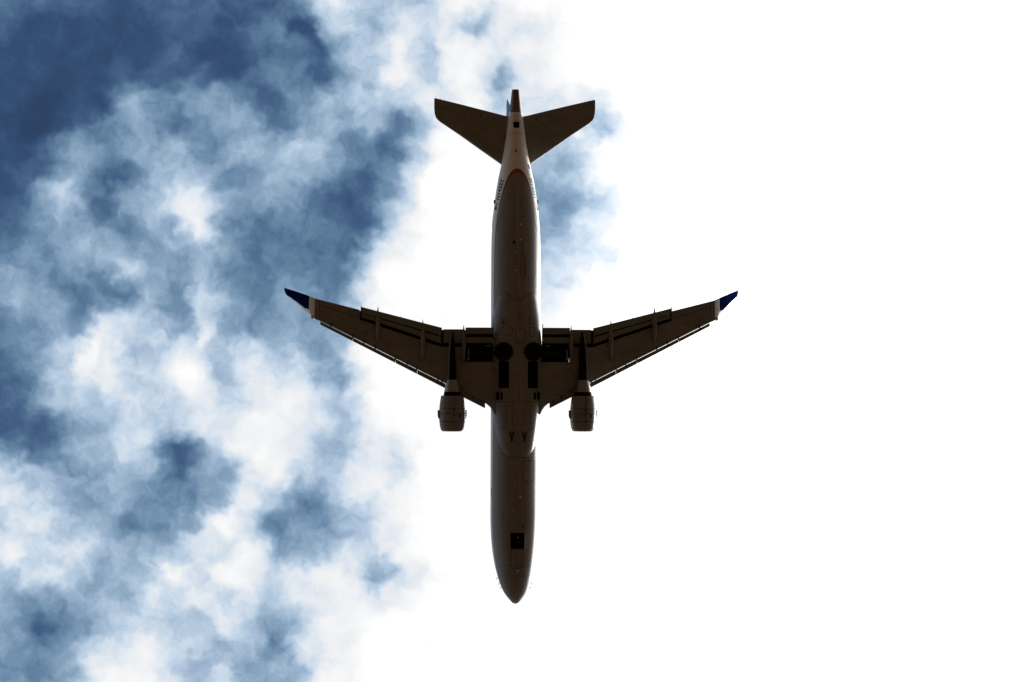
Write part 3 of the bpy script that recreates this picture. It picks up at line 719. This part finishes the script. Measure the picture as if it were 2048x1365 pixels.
    # pylon
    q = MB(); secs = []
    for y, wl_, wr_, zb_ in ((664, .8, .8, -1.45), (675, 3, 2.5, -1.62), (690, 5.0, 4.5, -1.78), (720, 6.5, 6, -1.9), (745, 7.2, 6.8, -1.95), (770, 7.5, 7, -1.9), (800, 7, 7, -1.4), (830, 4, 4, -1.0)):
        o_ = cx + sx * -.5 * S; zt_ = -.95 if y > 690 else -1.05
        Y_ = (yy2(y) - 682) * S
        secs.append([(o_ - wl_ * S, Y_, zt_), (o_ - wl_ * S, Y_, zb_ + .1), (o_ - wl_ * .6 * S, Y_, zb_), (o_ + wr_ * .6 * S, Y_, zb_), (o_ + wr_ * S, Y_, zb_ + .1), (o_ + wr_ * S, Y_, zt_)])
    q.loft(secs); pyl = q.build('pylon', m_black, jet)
    q = MB(); secs = []
    for y, xo, zb_ in ((668, 2.4, -1.5), (690, 5.6, -1.72), (720, 7.2, -1.84), (745, 7.8, -1.88), (768, 8.0, -1.86)):
        Y_ = (yy2(y) - 682) * S; xa = cx + sx * (xo - .5) * S
        secs.append([(xa - sx * .02, Y_, zb_), (xa + sx * .035, Y_, zb_ + .03), (xa + sx * .035, Y_, -1.1), (xa - sx * .02, Y_, -1.1)])
    q.loft(secs); q.build('pylon_edge_panel', m_nac, pyl)

# ------------------------------------------------------------------ tail
for sx in (-1, 1):
    secs = []
    for h, le, te, z in ((8, 345, 228, .5), (14, 338, 233, .52), (24, 333, 231, .55), (30, 328.5, 229.5, .57), (70, 300.5, 219.4, .7), (110, 272, 209.5, .83), (149, 245.8, 200.2, .95), (154, 241.5, 199.1, .97), (158, 236, 198.3, .98), (160.2, 228, 198, .99), (161, 218, 198.1, .99)):
        secs.append(section(P(h, le, z), P(h, te, z), .09 if h < 155 else .06, 1.0))
    nS = len(XS) * 2
    q = MB(); q.loft(mirror(sx, secs), 0, True, lambda i, j: 1 if (j < 3 or j >= nS - 4) and 2 < i < 7 else 0)
    def stz(h, row):
        le = np.interp(h, [30, 149], [328.5, 245.8]); te = np.interp(h, [30, 149], [229.5, 200.2]); z = np.interp(h, [30, 149], [.57, .95]); c = (le - te) * S; x = min(max((le - row) / (le - te), .01), .99)
        return z + .012 * c * 4 * x * (1 - x) - naca(x, .09) * c * .9 - .004
    def sw(pts, wd, slot):
        Vv = []; Ff = []; P2 = []
        for a, b in zip(pts[:-1], pts[1:]): P2 += [(a[0] + (b[0] - a[0]) * i / 12, a[1] + (b[1] - a[1]) * i / 12) for i in range(12)]
        P2.append(pts[-1])
        for i, p in enumerate(P2):
            q0 = P2[max(i - 1, 0)]; q1 = P2[min(i + 1, len(P2) - 1)]; d = (q1[0] - q0[0], q1[1] - q0[1]); L = math.hypot(*d)
            for sg in (-1, 1):
                h, y = p[0] - sg * d[1] / L * wd / 2, p[1] + sg * d[0] / L * wd / 2; z = stz(h, y) - .007; v = P(h, y, z); Vv.append((sx * v.x, v.y, z))
        for i in range(len(P2) - 1): Ff.append((2 * i, 2 * i + 1, 2 * i + 3, 2 * i + 2))
        q.add(Vv, Ff, slot)
    sw([(22, 262), (150, 214)], .45, 3); sw([(150, 240), (152, 204)], .35, 3); sw([(24, 300), (140, 226)], .25, 3); sw([(60, 292), (62, 240)], .3, 3); sw([(100, 268), (102, 226)], .3, 3)
    for h_, y_ in ((42, 241), (69, 234)): sw([(h_, y_ - 6), (h_ + .6, y_ + 1)], 1.4, 2)
    st_o = q.build('horizontal_stabilizer', [m_wing, m_metal, m_seam, m_seam2], jet)
    for h_ in (140, 148, 156):
        v = P(h_, float(np.interp(h_, [30, 149, 161], [229.5, 200.2, 197.6])) + .5, .96); q = MB(); q.tube((sx * v.x, v.y, v.z), (sx * (v.x + .02), v.y - .16, v.z), .008, .004, 5); q.build('static_wick', m_black, st_o)
    # dark slot where the stabilizer meets the tail cone
    q = MB(); Vv = []; Ff = []
    for i in range(12):
        y = 236 + i * 4; 
        for z in (.25, .62): Vv.append((sx * (fus_x(min(z, fm(y) - .001), y) + .01), (y - 682) * S, z))
    for i in range(11): Ff.append((2 * i, 2 * i + 1, 2 * i + 3, 2 * i + 2))
    q.add(Vv, Ff); q.build('stabilizer_root_seal', m_black, jet)
# fin and rudder
def finsec(z, le, te, t, a=0., b=1.):
    LE, TE = Vector((0, (le - 682) * S, z)), Vector((0, (te - 682) * S, z)); L2 = LE + (TE - LE) * a; out = []
    return section(LE, TE, t, 1.0, Vector((1, 0, 0)), 0)
q = MB(); q.loft([finsec(z, le, te, .1) for z, le, te in ((.6, 372, 250), (1.4, 350, 247), (1.9, 330, 244), (3.5, 296, 227), (5.2, 262, 209.5), (6.5, 238, 196.5), (6.75, 228, 194))])
fin = q.build('tail_fin', m_blue, jet)
q = MB(); q.loft([section(Vector((0, (le - 682) * S, z)), Vector((0, (te - 682) * S, z)), .1, 1.0, Vector((1, 0, 0)), 0) for z, le, te in ((1.15, 251, 224), (3.5, 230, 206.5), (6.5, 205, 180.5), (6.74, 203, 179.2))])
q.build('rudder', m_blue, fin)
